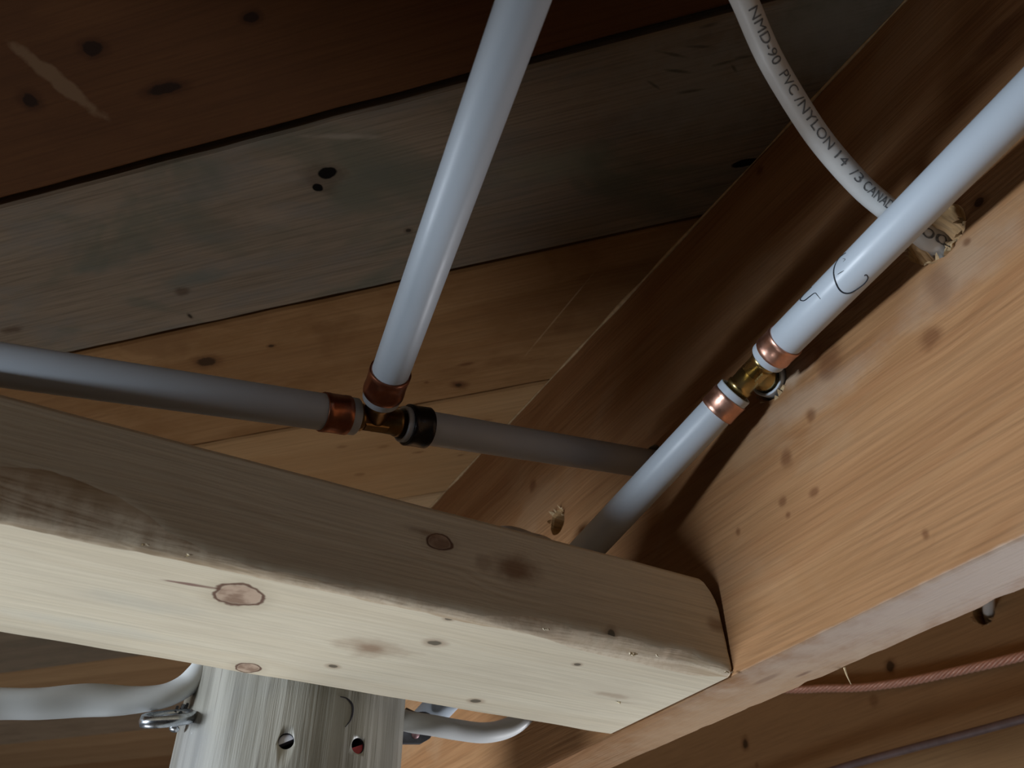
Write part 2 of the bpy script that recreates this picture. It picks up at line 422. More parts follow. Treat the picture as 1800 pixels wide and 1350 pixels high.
# ------------------------------------------------------------------ joists
def jloc(u, v, org, face=XJ):
    return tuple(float(c) for c in (hit(u, v, 0, face) - org) * S)
def jbloc(u, v, org):
    return tuple(float(c) for c in (hit(u, v, 2, ZB) - org) * S)
def joist(x0, x1, y0, y1, mat, label, n=420, rough_edge=True, cutters=None):
    org = np.array((x0, y0, ZB))
    bm = bmesh.new(); rings = []
    hx, hz = (x1 - x0), (ZT - ZB)
    for i in range(n + 1):
        t = i / n; y = (y1 - y0) * t
        Yw = y0 + y
        nz = lambda s, sd: noise.noise(Vector((Yw * s, sd, x0)))
        c = 0.006 + 0.003 * nz(5, 1)
        e = 0.010 + 0.006 * abs(nz(7, 3)) + (0.010 * max(0, nz(22, 9)) if rough_edge else 0)
        dz = 0.002 * nz(2, 6)
        prof = [(0, hz), (0, c + dz), (c * .35, c * .35 + dz), (c * 1.2, dz), (hx - e, dz), (hx - e * .3, e * .4 + dz), (hx, e + dz), (hx, hz)]
        rings.append([bm.verts.new((q[0] * S, y * S, q[1] * S)) for q in prof])
    m_ = len(rings[0])
    for i in range(n):
        for q in range(m_):
            bm.faces.new((rings[i][q], rings[i][(q + 1) % m_], rings[i + 1][(q + 1) % m_], rings[i + 1][q]))
    bm.faces.new(rings[0]); bm.faces.new(rings[-1][::-1])
    o = obj('floor_joist', fix(bm), mat)
    o.location = W(org)
    if cutters: bool_cut(o, cutters(org), M_raw)
    tag(o, label, 'joist', 'floor joists')
    return o, org

J0 = np.array((XJ, -2.5, ZB))
jk = [(1458, 632, .030, .034, 'soft'), (1636, 592, .022, .016, 'soft'), (1383, 805, .012, .016, 'soft'), (1424, 730, .010, .012, 'soft'),
      (1432, 865, .010, .007, 'soft'), (1376, 882, .008, .008, 'soft'), (1385, 905, .006, .006, 'soft'), (1627, 940, .006, .008, 'soft'),
      (1720, 356, .009, .009, 'dark'), (1700, 425, .006, .006, 'soft'), (1297, 935, .006, .008, 'soft'), (937, 853, .016, .016, 'soft'),
      (1336, 300, .01, .01, 'soft'), (1760, 60, .06, .02, 'soft'), (1650, 500, .02, .03, 'faint'), (1500, 525, .03, .02, 'faint')]
kk = [(*jloc(u, v, J0), ra * S, rb * S, kd) for (u, v, ra, rb, kd) in jk]
kk += [(*jbloc(u, v, J0), ra * S, rb * S, kd) for (u, v, ra, rb, kd) in [(1412, 1185, .016, .005, 'soft'), (1345, 1195, .03, .006, 'faint')]]
jp = [(1420, 700, .16, .035, 0.15, (0.44, 0.33, 0.235), 0.5, 0.8), (1690, 470, .14, .05, -0.1, (0.38, 0.29, 0.21), 0.5, 0.9),
      (1395, 655, .05, .03, 0.0, (0.52, 0.41, 0.31), 0.6, 0.7), (1560, 500, .06, .07, 0.3, (0.19, 0.085, 0.035), 0.5, 0.9), (1400, 520, .3, .1, 0.1, (0.22, 0.11, 0.045), 0.6, 0.9)]
pp = [(*jloc(u, v, J0), ra * S, rb * S, an, c, st, so) for (u, v, ra, rb, an, c, st, so) in jp]
pp += [(*jbloc(1720, 1020, J0), .55 * S, .10 * S, 0, (0.50, 0.41, 0.345), 0.75, 0.8), (*jbloc(1300, 1240, J0), .5 * S, .10 * S, 0, (0.46, 0.32, 0.20), 0.6, 0.8)]
M_joist = wood('orange_joist_wood', (0.32, 0.172, 0.080), (0.225, 0.100, 0.040), 'Y', kk, band=60, bandmix=0.55, warp=0.055, fibre=0.5,
               mottle=(0.28, 0.145, 0.062, 0.55), stain=(0.37, 0.25, 0.15, 0.35, 9.0), seed=2, patches=pp, rough=0.7, bump=0.6)

def hole_cut(org, c, d, r, l0=-0.1, l1=0.13, wob=0.12, seed=0):
    """rough drilled hole, local coordinates of the joist"""
    bm = bmesh.new(); x, y, d = frame_of(d); c = Vector([(c[i] - org[i]) * S for i in range(3)])
    rings = []
    for t in (l0, -0.012, 0.0, 0.01, 0.03, 0.06, l1):
        ring = []
        for k in range(36):
            a = 2 * math.pi * k / 36
            rr = r * (1 + wob * noise.noise(Vector((math.cos(a) * 2.2, math.sin(a) * 2.2, seed + t * 20)))) * (1.06 if t <= 0 else 1.0)
            ring.append(bm.verts.new(c + (d * t + (x * math.cos(a) + y * math.sin(a)) * rr) * S))
        rings.append(ring)
    for i in range(len(rings) - 1):
        for k in range(36):
            bm.faces.new((rings[i][k], rings[i][(k + 1) % 36], rings[i + 1][(k + 1) % 36], rings[i + 1][k]))
    bm.faces.new(rings[0]); bm.faces.new(rings[-1][::-1])
    return fix(bm)

HC = hit(1641, 410, 0, XJ)         # cable hole
HT = hit(1357, 670, 0, XJ)         # branch hole
HF = hit(980, 918, 0, XJ)          # far hole
HL = None
TEE_R = atz(1325, 654, 0); 
# --- pipe axes (working units)
PR = {}
DU = 0.0608; RP = DU / 2
tee_r = hit(1323, 656, 0, 0.942)
r_up = hit(1800, 178, 0, 0.897)
r_dn = atz(1035, 962, 1.65)
tee_l = atz(657, 737, 1.475)
l_w = atz(0, 641, 1.167)
l_e = atz(1120, 812, 1.80)
v_up = atz(920, 0, 0.993)
d_le = l_e - tee_l
l_in = tee_l + d_le * ((XJ + 0.10 - tee_l[0]) / d_le[0])
HL = tee_l + d_le * ((XJ - tee_l[0]) / d_le[0])

joist1, J0 = joist(XJ, XJ2, -2.5, 9.5, M_joist, 'near orange pine floor joist on the right, drilled for the cable and pipe', n=900,
                   cutters=lambda o: [hole_cut(o, HC, (1, 0.30, 0.0), .047, l1=.16, seed=1), hole_cut(o, HT, (1, 0, 0), .034, l1=.16, seed=5, wob=.1),
                                      hole_cut(o, HF, (1, 0.1, 0), .030, seed=9), hole_cut(o, HL, tuple(d_le), .040, l1=.14, seed=12)])
N0 = np.array((XN, -1.0, ZB))
kk = [(*jloc(u, v, N0, XN), ra * S, rb * S, kd) for (u, v, ra, rb, kd) in
      [(1565, 1171, .017, .019, 'dark'), (1310, 1307, .016, .019, 'dark'), (1535, 1231, .018, .018, 'faint'), (1330, 1345, .01, .01, 'faint')]]
M_joist2 = wood('brown_far_joist_wood', (0.37, 0.235, 0.118), (0.28, 0.168, 0.080), 'Y', kk, band=30, bandmix=0.4, seed=40)
joist2, N0 = joist(XN, XN + JT, -1.0, 9.5, M_joist2, 'farther brown floor joist at lower right behind the bare copper wire', n=300,
                   cutters=lambda o: [hole_cut(o, hit(1728, 1078, 0, XN), (1, .3, 0), .036, seed=3)])
joist(XL - JT, XL, -2.5, 9.5, M_joist2, 'unseen brown floor joist added at the left to shade the boards', n=200)

# ------------------------------------------------------------------ flat beam (wane along its lower front edge)
BX0, BX1 = XL + 0.002, XJ - 0.003
B0 = np.array((BX0, YB, ZB))
def bf(u, v): return tuple(float(c) for c in (hit(u, v, 1, YB) - B0) * S)
def bb(u, v): return tuple(float(c) for c in (hit(u, v, 2, ZB) - B0) * S)
bk = [(*bf(772, 953, ), .022 * S, .013 * S, 'ring'), (*bf(905, 1000), .036 * S, .026 * S, 'soft'), (*bf(907, 1002), .026 * S, .016 * S, 'soft'), (*bf(850, 990), .012 * S, .012 * S, 'faint'),
      (*bf(1075, 1115), .008 * S, .009 * S, 'dark'), (*bf(745, 935), .03 * S, .006 * S, 'soft'), (*bf(1262, 1100), .02 * S, .012 * S, 'soft'),
      (*bb(418, 1047), .031 * S, .036 * S, 'ring'), (*bb(436, 1174), .020 * S, .020 * S, 'ring'), (*bb(655, 1140), .045 * S, .030 * S, 'faint'), (*bb(652, 1140), .020 * S, .015 * S, 'soft'),
      (*bb(764, 1130), .013 * S, .010 * S, 'dark'), (*bb(586, 1171), .008 * S, .007 * S, 'dark'), (*bb(789, 1088), .006 * S, .005 * S, 'dark'),
      (*bb(836, 1232), .010 * S, .008 * S, 'dark'), (*bb(1015, 1168), .006 * S, .005 * S, 'dark'), (*bb(1075, 1222), .03 * S, .01 * S, 'faint')]
bp_ = [(*bb(345, 1029), .050 * S, .004 * S, -0.10, (0.16, 0.06, 0.05), 0.8, 0.5), (*bb(240, 1060), .10 * S, .03 * S, 0.0, (0.50, 0.49, 0.42), 0.35, 0.9),
       (*bb(150, 1100), .14 * S, .03 * S, 0.0, (0.52, 0.51, 0.44), 0.35, 0.9)]
M_beam = wood('pale_pine_beam_wood', (0.72, 0.645, 0.495), (0.60, 0.50, 0.35), 'X', bk, band=45, bandmix=0.45, warp=0.05, fibre=0.25,
              mottle=(0.62, 0.54, 0.41, 0.45), seed=6, patches=bp_, rough=0.8, bump=0.35)
g = NT('stripped_wane_wood')   # rough wane: pale strokes over brown
tc = g.node('ShaderNodeTexCoord').outputs['Object']
n1 = g.noise(g.vmath('MULTIPLY', tc, (7.0, 90.0, 90.0)), 1.0, 4, 0.6, dist=0.4)
n2 = g.noise(tc, 420.0, 4, 0.7)
c = g.mix(g.ramp(n1, 0.36, 0.56), (0.44, 0.31, 0.18), (0.72, 0.60, 0.44))
c = g.mix(g.ramp(n2, 0.4, 0.7, 0, 0.5), c, (0.50, 0.38, 0.24))
g.put(g.bsdf.inputs['Base Color'], c); g.bsdf.inputs['Roughness'].default_value = 0.85
bpn = g.node('ShaderNodeBump'); bpn.inputs['Strength'].default_value = 0.8; bpn.inputs['Distance'].default_value = 0.002
g.l.new(n1, bpn.inputs['Height']); g.l.new(bpn.outputs[0], g.bsdf.inputs['Normal'])
M_wane = g.m

def beam_build():
    bm = bmesh.new(); rings = []
    n = 700
    for i in range(n + 1):
        t = i / n; x = BX0 + (BX1 - BX0) * t
        nn = lambda s, sd: noise.noise(Vector((x * s, sd, 0.3)))
        sm = lambda a, b: (lambda q: q * q * (3 - 2 * q))(min(1, max(0, (x - a) / (b - a))))
        fr = 0.010 + 0.006 * nn(14, 1) + 0.0022 * nn(60, 2)
        fr += 0.062 * (1 - sm(-0.02, 0.17)) * (1 + 0.25 * nn(9, 4))
        fr += 0.012 * sm(0.52, 0.64) * (1 - sm(0.9, 1.0)) * (1 + .5 * nn(12, 5))
        bt = 0.012 + 0.006 * nn(12, 7) + 0.002 * nn(50, 8) + 0.02 * sm(0.60, 0.85) * (1 - sm(0.93, 1.0))
        fr = max(0.004, fr); bt = max(0.004, bt)
        gx = 0.0
        xx = (x - BX0)
        Wd, Ht = YB2 - YB, ZBT - ZB
        topc = 0.008 + 0.002 * nn(8, 11)
        rc = 0.022 + 0.004 * nn(11, 15)
        prof = [(0, fr), (bt * .30, fr * .52 + .0007 * nn(40, 20)), (bt * .62, fr * .20 + .0007 * nn(44, 21)), (bt, 0), (Wd - rc, 0), (Wd - rc * .3, rc * .3), (Wd, rc), (Wd, Ht - .01), (Wd - .01, Ht), (topc, Ht), (topc * .3, Ht - topc * .3), (0, Ht - topc)]
        prof += [(0, Ht - topc - (Ht - topc - fr) * q_ / 10) for q_ in range(1, 10)]
        rings.append([bm.verts.new(((xx) * S, q[0] * S, q[1] * S)) for q in prof])
    m_ = len(rings[0])
    for i in range(n):
        for q in range(m_):
            f = bm.faces.new((rings[i][q], rings[i][(q + 1) % m_], rings[i + 1][(q + 1) % m_], rings[i + 1][q]))
            f.smooth = q in (0, 1, 2, 4, 5, 9, 10) or q > 11
            if q in (0, 1, 2): f.material_index = 1
    bm.faces.new(rings[0]); bm.faces.new(rings[-1][::-1])
    # the sawn end leans away from the joist towards the top
    end = BX1 - BX0
    for v in bm.verts:
        h = v.co.z / S
        k = max(0.0, (v.co.x / S - (end - 0.08)) / 0.08)
        lean = 0.012 * (h / 0.164) + (0.030 * max(0, (h - 0.11) / 0.054) ** 2 if v.co.y / S < 0.05 else 0) + 0.006 * abs(noise.noise(Vector((0, v.co.y * 150, v.co.z * 260))))
        v.co.x -= k * max(0, lean) * S
    return fix(bm)
beam = obj('blocking_beam', beam_build(), [M_beam, M_wane])
beam.location = W(B0)
tag(beam, 'pale pine timber laid flat between the joists, knotty underside above the grey post', 'beam')

# ------------------------------------------------------------------ post
PC = np.array((0.452, 1.640)); PRD = 0.205
g = NT('weathered_grey_post_wood')
tc = g.node('ShaderNodeTexCoord').outputs['Object']
n1 = g.noise(g.vmath('MULTIPLY', tc, (260.0, 260.0, 9.0)), 1.0, 4, 0.65)
n2 = g.noise(g.vmath('MULTIPLY', tc, (60.0, 60.0, 5.0)), 1.0, 4, 0.6)
n3 = g.noise(tc, 14.0, 3, 0.6)
c = g.mix(g.ramp(n2, 0.35, 0.68), (0.36, 0.345, 0.30), (0.185, 0.175, 0.145))
c = g.mix(g.ramp(n1, 0.58, 0.72, 0, 0.75), c, (0.11, 0.10, 0.085))
c = g.mix(g.ramp(n1, 0.25, 0.40, 0.5, 0.0), c, (0.46, 0.44, 0.40))
c = g.mix(g.ramp(n3, 0.5, 0.7, 0, 0.4), c, (0.27, 0.28, 0.30))
g.put(g.bsdf.inputs['Base Color'], c); g.bsdf.inputs['Roughness'].default_value = 0.42
g.bsdf.inputs['Specular IOR Level'].default_value = 0.6
bpn = g.node('ShaderNodeBump'); bpn.inputs['Strength'].default_value = 0.5; bpn.inputs['Distance'].default_value = 0.0015
g.l.new(n1, bpn.inputs['Height']); g.l.new(bpn.outputs[0], g.bsdf.inputs['Normal'])
M_post = g.m
bm = bmesh.new(); rings = []
zt = ZBT + 0.02; zb = -H / S
for i in range(81):
    z = zt + (zb - zt) * (i / 80) ** 2
    ring = []
    for k in range(160):
        a = 2 * math.pi * k / 160
        rr = PRD * (1 + 0.010 * noise.noise(Vector((math.cos(a) * 1.5, math.sin(a) * 1.5, z * .6)))) + 0.0018 * noise.noise(Vector((math.cos(a) * 22, math.sin(a) * 22, z * .8)))
        # flattened left and right flanks
        fl = 1 - 0.04 * max(0, math.cos(2 * (a - math.radians(180)))) ** 2
        rr *= fl
        if abs(math.sin(a) + 1) < .02: pass
        ring.append(bm.verts.new((math.cos(a) * rr * S, math.sin(a) * rr * S, (z - zb) * S)))
    rings.append(ring)
for i in range(80):
    for k in range(160):
        bm.faces.new((rings[i][k], rings[i + 1][k], rings[i + 1][(k + 1) % 160], rings[i][(k + 1) % 160])).smooth = True
bm.faces.new(rings[0]); bm.faces.new(rings[-1][::-1])
post = obj('support_post', fix(bm), M_post)
post.location = W((PC[0], PC[1], zb))
tag(post, 'round weathered grey wooden post with two drilled holes, standing behind the pale beam', 'post')
def on_post(u, v, rr=PRD * 0.985):
    r = ray(u, v); a = r[0] ** 2 + r[1] ** 2; b_ = -2 * (r[0] * PC[0] + r[1] * PC[1]); c_ = PC @ PC - rr * rr
    t = (-b_ - math.sqrt(max(0, b_ * b_ - 4 * a * c_))) / (2 * a)
    return r * t
cuts = []; hs = []
for (u, v) in ((503, 1303), (630, 1311)):
    p = on_post(u, v, PRD); nrm = np.array((PC[0] - p[0], PC[1] - p[1], 0)); nrm /= np.linalg.norm(nrm)
    hs.append((p, nrm))
    bmc = bmesh.new(); P = Vector([(p[0] - PC[0]) * S, (p[1] - PC[1]) * S, (p[2] - zb) * S])
    lathe(bmc, P, nrm, [(-.03 * S, 0), (-.03 * S, .0125 * S), (.04 * S, .0125 * S), (.04 * S, 0)], 28)
    cuts.append(fix(bmc))
M_dark = plain('dark_hole_wood', (0.02, 0.015, 0.02), 0.8)
bool_cut(post, cuts, M_dark)
for (p, nrm), m, lab, sg in ((hs[0], M_white, 'white half disc inside the drilled hole', 1), (hs[1], M_red, 'dark red scrap inside the drilled hole', -1)):
    bm = bmesh.new(); x, y, d = frame_of(nrm)
    P = Vector([(p[0] - PC[0]) * S, (p[1] - PC[1]) * S, (p[2] - zb) * S]) + d * 0.004 * S
    upv = (Vector((-.45, 0, .9)) * sg); upv = (upv - d * upv.dot(d)).normalized(); sd = d.cross(upv)
    n = 14; pts = [math.pi * k / n for k in range(n + 1)]
    fr_, bk_ = [], []
    for a in pts:
        q = (sd * math.cos(a) + upv * math.sin(a)) * 0.0119 * S
        fr_.append(bm.verts.new(P + q)); bk_.append(bm.verts.new(P + q + d * .02 * S))
    bm.faces.new(fr_); bm.faces.new(bk_[::-1])
    for k in range(n): bm.faces.new((fr_[k], fr_[k + 1], bk_[k + 1], bk_[k]))
    bm.faces.new((fr_[-1], fr_[0], bk_[0], bk_[-1]))
    o = obj('hole_half_disc', fix(bm), m, post); tag(o, lab)  # half disc of plain colour set inside each drilled hole
# check in the post
bm = bmesh.new()
cp = [on_post(u, v, PRD * 1.0) for (u, v) in ((598, 1224), (610, 1228), (619, 1238), (620, 1252), (616, 1266), (607, 1278))]
pts, _ = smoothpath(cp, 40)
sweep(bm, [W(p) for p in pts], lambda t: (0.00012 + 0.0003 * math.sin(math.pi * t)), 6)
o = obj('surface_crack', fix(bm), M_dark); rel(o, post); tag(o, 'dark curved crack')

# ------------------------------------------------------------------ pipes
def wv(p): return W(p)
def pipe(name_label, P0, P1, end_len=None, ring_mat=None, marks=None, ring_from=0.0135, ring_to=0.050, cat='pipe', far=None, rr=1.09, smooth_bend=None):
    """P0: fitting-side end (pipe mouth), P1: far end. Units. Empty at P0 with tube and crimp ring."""
    t = thing('water_pipe', name_label, 'pipe', W(P0), 'white water pipes')
    d = Vector(P1 - P0); L = d.length * S; d.normalize()
    r = RP * S
    bm = bmesh.new()
    prof = [(L, r), (ring_to * S + 0.0006, r), (ring_to * S - .004, r * 1.0), (0.0006, r * 1.035), (0.0001, r * 1.02), (0.0, r * 1.0), (0.0001, r * 0.89), (0.0030, r * 0.86), (0.009, r * 0.78), (L, r * 0.78)]
    lathe(bm, Vector(), d, prof, 96, closed=True)
    obj('tube', fix(bm), M_pex, t)
    if ring_mat:
        bm = bmesh.new()
        a, b_ = ring_from * S, ring_to * S
        ro, ri = r * rr, r * 1.0
        pr = [(a, ri), (a, ro * .985), (a + .0002, ro), (a + (b_ - a) * .2, ro), (a + (b_ - a) * .24, ro * .985), (a + (b_ - a) * .5, ro * .982), (a + (b_ - a) * .76, ro * .985), (a + (b_ - a) * .8, ro), (b_ - .0002, ro), (b_, ro * .985), (b_, ri)]
        lathe(bm, Vector(), d, pr, 96, closed=True)
        for v in bm.verts: v.co += Vector((noise.noise(v.co * 900 + Vector((3, 0, 0))), noise.noise(v.co * 900), 0)) * 0.00006
        o = obj('crimp_ring', fix(bm), ring_mat[0], t); tag(o, ring_mat[1])
    return t
def tee(label, C, d1, d2, d3, halfs, mat, h3):
    """C centre; body along d1/d2, branch along d3 (unit)"""
    t = thing('tee_fitting', label, 'pipe fitting', W(C))
    d1, d2, d3 = Vector(d1).normalized(), Vector(d2).normalized(), Vector(d3).normalized()
    r = RP * S
    bm = bmesh.new()
    for d, h in ((d1, halfs[0]), (d2, halfs[1]), (d3, h3)):
        h = h * S
        pr = [(-.001, 0), (-.001, r * .70), (h - .0034, r * .70), (h - .0030, r * .78), (h - .0012, r * .78), (h - .0008, r * .70), (h + .0016, r * .69),
              (h + .0040, r * .69), (h + .0041, r * .64), (h + .011, r * .66), (h + .011, 0)]
        lathe(bm, Vector(), d, pr, 48)
    bmesh.ops.create_uvsphere(bm, u_segments=32, v_segments=16, radius=r * .715)
    b = obj('tee_body', fix(bm), mat, t, smooth=True)
    # cast rib along the run
    bm = bmesh.new()
    sdv = d1.cross(d3).normalized(); 
    for sgn in (1, -1):
        x = d1; yv = (sdv * sgn).normalized(); zv = x.cross(yv).normalized()
        hx, hz, off = 0.62 * min(halfs) * S, r * .30, r * .72
        vs = []
        for (a, b1, c1) in ((-1, 0, -1), (1, 0, -1), (1, 0, 1), (-1, 0, 1), (-.92, 1, -.75), (.92, 1, -.75), (.92, 1, .75), (-.92, 1, .75)):
            vs.append(bm.verts.new(x * a * hx + yv * (off * .86 + b1 * r * .10) + zv * c1 * hz))
        for q in ((0, 3, 2, 1), (4, 5, 6, 7), (0, 1, 5, 4), (1, 2, 6, 5), (2, 3, 7, 6), (3, 0, 4, 7)): bm.faces.new([vs[i] for i in q])
    obj('cast_pad', fix(bm), mat, t)
    return t

def unit(v): v = np.array(v, float); return v / np.linalg.norm(v)
def extend(a, b, to): return a + (b - a) * to
# right run
du, dd = unit(r_up - tee_r), unit(r_dn - tee_r)
HR = 0.042
p_ru = pipe('white plastic pipe with pen marks, running up to the right beside the joist', tee_r + du * HR, extend(tee_r, r_up, 1.35), ring_mat=(M_copper, 'bright copper crimp ring'))
k_end = next(k for k in np.arange(1, 5, .01) if proj(extend(tee_r, r_dn, k))[1] > 1272)
p_rd = pipe('white plastic pipe slanting down from the copper-ringed tee to behind the beam', tee_r + dd * HR, extend(tee_r, r_dn, k_end), ring_mat=(M_copper, 'bright copper crimp ring'))
b3 = unit(HT - tee_r)
p_rb = pipe('short white pipe branch going into the drilled hole of the near joist', tee_r + b3 * 0.040, tee_r + b3 * 0.19)
tee('shiny brass tee between the copper rings beside the near joist', tee_r, du, dd, b3, (HR, HR), M_brass, 0.043)
# left run
dw, de, dv = unit(l_w - tee_l), unit(l_e - tee_l), unit(v_up - tee_l)
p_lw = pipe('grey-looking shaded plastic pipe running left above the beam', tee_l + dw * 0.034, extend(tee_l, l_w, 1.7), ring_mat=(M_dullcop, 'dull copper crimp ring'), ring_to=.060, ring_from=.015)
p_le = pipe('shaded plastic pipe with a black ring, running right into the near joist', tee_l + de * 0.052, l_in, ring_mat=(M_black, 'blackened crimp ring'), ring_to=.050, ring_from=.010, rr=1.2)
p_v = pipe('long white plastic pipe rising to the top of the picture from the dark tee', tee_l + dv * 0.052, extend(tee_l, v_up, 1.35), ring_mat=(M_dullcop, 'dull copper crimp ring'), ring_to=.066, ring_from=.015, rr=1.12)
tee('dark brass tee joining the three shaded pipes above the beam', tee_l, dw, de, dv, (0.036, 0.052), M_dbrass, 0.052)

# pen marks on the right pipe
def on_cyl(u, v, P, d, r):
    P = np.array(P); d = unit(d); q = ray(u, v)
    qd = q - d * (q @ d); pd = -P + d * (P @ d)
    a = qd @ qd; b_ = 2 * qd @ pd; c_ = pd @ pd - r * r
    disc = max(0, b_ * b_ - 4 * a * c_)
    t = (-b_ - math.sqrt(disc)) / (2 * a)
    return q * t
def pen(pix, wd, parent, name='pen_mark', lab='hand-drawn black pen line'):
    pts = [on_cyl(1380 + x / 4.5, 300 + y / 4.5, tee_r, du, RP * 1.006) for x, y in pix]
    sp_, _ = smoothpath(pts, 60)
    bm = bmesh.new()
    sweep(bm, [W(p) for p in sp_], lambda t: wd * (0.55 + 0.45 * math.sin(math.pi * t)), 6)
    o = obj(name, fix(bm), M_ink); rel(o, parent); tag(o, lab)
pen([(480, 650), (430, 690), (395, 750), (385, 810), (400, 880), (430, 940), (470, 968), (520, 965), (580, 930), (630, 890), (655, 850), (640, 820), (628, 832)], 0.00032, p_ru)
pen([(210, 920), (150, 980), (120, 1020), (150, 1028), (190, 1000), (235, 968), (255, 985), (280, 1015)], 0.00024, p_ru)
pen([(455, 695), (475, 700), (460, 720)], 0.00010, p_ru)
pen([(415, 820), (440, 805), (465, 790)], 0.00014, p_ru)

# ------------------------------------------------------------------ printed cable
cab_px = [(1235, -170, 1.16), (1272, -75, 1.185), (1308, 0, 1.205), (1352, 100, 1.235), (1411, 200, 1.265), (1455, 262, 1.288), (1512, 326, 1.305), (1556, 364, 1.313), (1600, 396, 1.308), (1632, 420, 1.300)]
cp = [atz(*p) for p in cab_px]
e1 = HC + np.array((0.03, 0.03, -0.004)); 
hs_ = hit(1656, 437, 0, XJ + .012)
cp += [hs_, hs_ + np.array((0.16, 0.055, 0.0)), np.array((2.0, 1.12, 1.07)), hit(1738, 1068, 0, XN), hit(1738, 1068, 0, XN) + np.array((0.10, 0.07, 0.0))]
pts, ss = smoothpath(cp, 400)
RC = 0.0180
cable = thing('electrical_cable', 'white printed electrical cable curving down from the top into the hole in the near joist', 'cable', W(cp[9]))
bm = bmesh.new(); sweep(bm, [W(p) for p in pts], RC * S, 28)
o = obj('cable_jacket', fix(bm), M_cable); rel(o, cable)
px = np.array([proj(p) for p in pts])
def s_at(u, v): 
    k = np.argmin(np.hypot(px[:, 0] - u, px[:, 1] - v)); return ss[k]
def cable_text(txt, uv0, uv1, h, phi0):
    cu = bpy.data.curves.new('txt', 'FONT'); cu.body = txt; cu.size = 1.0; cu.resolution_u = 3; cu.offset = 0.0
    o = bpy.data.objects.new('txt', cu); COL.objects.link(o)
    bpy.context.view_layer.update()
    me = bpy.data.meshes.new_from_object(o.evaluated_get(bpy.context.evaluated_depsgraph_get()))
    bpy.data.objects.remove(o)
    co = np.array([v.co[:] for v in me.vertices])
    x0, x1 = co[:, 0].min(), co[:, 0].max(); y0, y1 = co[:, 1].min(), max(0.68, co[:, 1].max())
    s0, s1 = s_at(*uv0), s_at(*uv1)
    bm = bmesh.new(); bm.from_mesh(me)
    bmesh.ops.triangulate(bm, faces=bm.faces[:])
    bmesh.ops.subdivide_edges(bm, edges=[e for e in bm.edges if e.calc_length() > 0.12], cuts=3, use_grid_fill=True)
    bmesh.ops.triangulate(bm, faces=bm.faces[:])
    for v in bm.verts:
        s = s0 + (v.co.x - x0) / (x1 - x0) * (s1 - s0)
        yy = ((v.co.y - y0) / (y1 - y0) - 0.5) * h
        C = np.array([np.interp(s, ss, pts[:, c]) for c in range(3)])
        C2 = np.array([np.interp(s + .004, ss, pts[:, c]) for c in range(3)])
        T = unit(C2 - C); V = unit(-C); V = unit(V - T * (V @ T)); N = np.cross(V, T)   # points up-right in the photo
        if (R[:, 1] @ N) > 0: N = -N
        ph = phi0 + yy / RC
        v.co = W(C + (N * math.sin(ph) + V * math.cos(ph)) * (RC * 1.03))
    o = obj('cable_print', bm, M_print); rel(o, cable)
    me2 = o.data
    tag(o, 'grey printed lettering')
for t_, a, b_ in (('NMD-90', (1322, 10), (1372, 108)), ('PVC', (1378, 118), (1402, 160)), ('/NYLON', (1405, 166), (1458, 250)), ('14', (1466, 262), (1484, 284)), ('/3', (1492, 292), (1508, 309)), ('CANADA', (1518, 320), (1570, 372)), ('300', (1606, 401), (1642, 428))):
    cable_text(t_, a, b_, 0.0145, 0.38)

# ------------------------------------------------------------------ cables round the post
def yz(u, v, Y): return hit(u, v, 1, Y)
thick = [yz(-140, 1243, 1.62), yz(-60, 1239, 1.62), yz(0, 1237, 1.62), yz(70, 1237, 1.615), yz(150, 1231, 1.61), yz(225, 1231, 1.605), yz(285, 1224, 1.60), yz(322, 1208, 1.60), yz(346, 1186, 1.60), yz(362, 1165, 1.61)]
pts2, _ = smoothpath(thick, 140)
bm = bmesh.new()
sweep(bm, [W(p) for p in pts2], lambda t: (0.0265 - 0.007 * max(0, t - .6) / .4) * S, 28, ry=lambda t: 0.019 * S, twist=lambda t: 1.57 + 0.9 * math.sin(t * 5.5))
o = obj('white_cable', fix(bm), M_cable)
tag(o, 'thick twisted white cable reaching the left side of the grey post', 'cable', 'white cables')
rc = [yz(690, 1258, 1.66), yz(717, 1268, 1.62), yz(760, 1275, 1.60), yz(805, 1283, 1.60), yz(850, 1288, 1.60), yz(888, 1281, 1.60), yz(918, 1262, 1.59), yz(945, 1225, 1.58), yz(962, 1150, 1.57), yz(965, 1060, 1.57), yz(968, 972, 1.49), yz(928, 950, 1.48), yz(888, 940, 1.48), yz(848, 954, 1.49), yz(812, 1000, 1.56)]
pts3, _ = smoothpath(rc, 160)
bm = bmesh.new(); sweep(bm, [W(p) for p in pts3], 0.0195 * S, 28)
o = obj('white_cable', fix(bm), M_cable)
tag(o, 'white cable bending up behind the beam from the right side of the post', 'cable', 'white cables')

# shiny clip with screw on the left of the post
cl = thing('cable_clip', 'shiny metal cable clip sticking out left of the grey post', 'clip', W(yz(318, 1262, 1.60)))
c0, c1 = yz(258, 1269, 1.56), yz(335, 1256, 1.60)
ax_ = unit(c1 - c0); up_ = unit(np.array((0, -.45, 1.0))); up_ = unit(up_ - ax_ * (up_ @ ax_)); sd_ = np.cross(ax_, up_)
bm = bmesh.new()
Lc = np.linalg.norm(c1 - c0)
lp = []
for k in range(48):
    a = 2 * math.pi * k / 48
    lp.append(c0 + ax_ * (Lc * (.5 + .5 * math.cos(a))) + sd_ * (0.030 * math.sin(a)) + up_ * 0.004 * math.sin(a))
ring = []
for i, p in enumerate(lp):
    q = unit(p - (c0 + c1) / 2)
    ring.append([bm.verts.new(W(p + q * a + up_ * b_)) for a, b_ in ((.005, .009), (.008, 0), (.005, -.009), (-.004, -.009), (-.006, 0), (-.004, .009))])
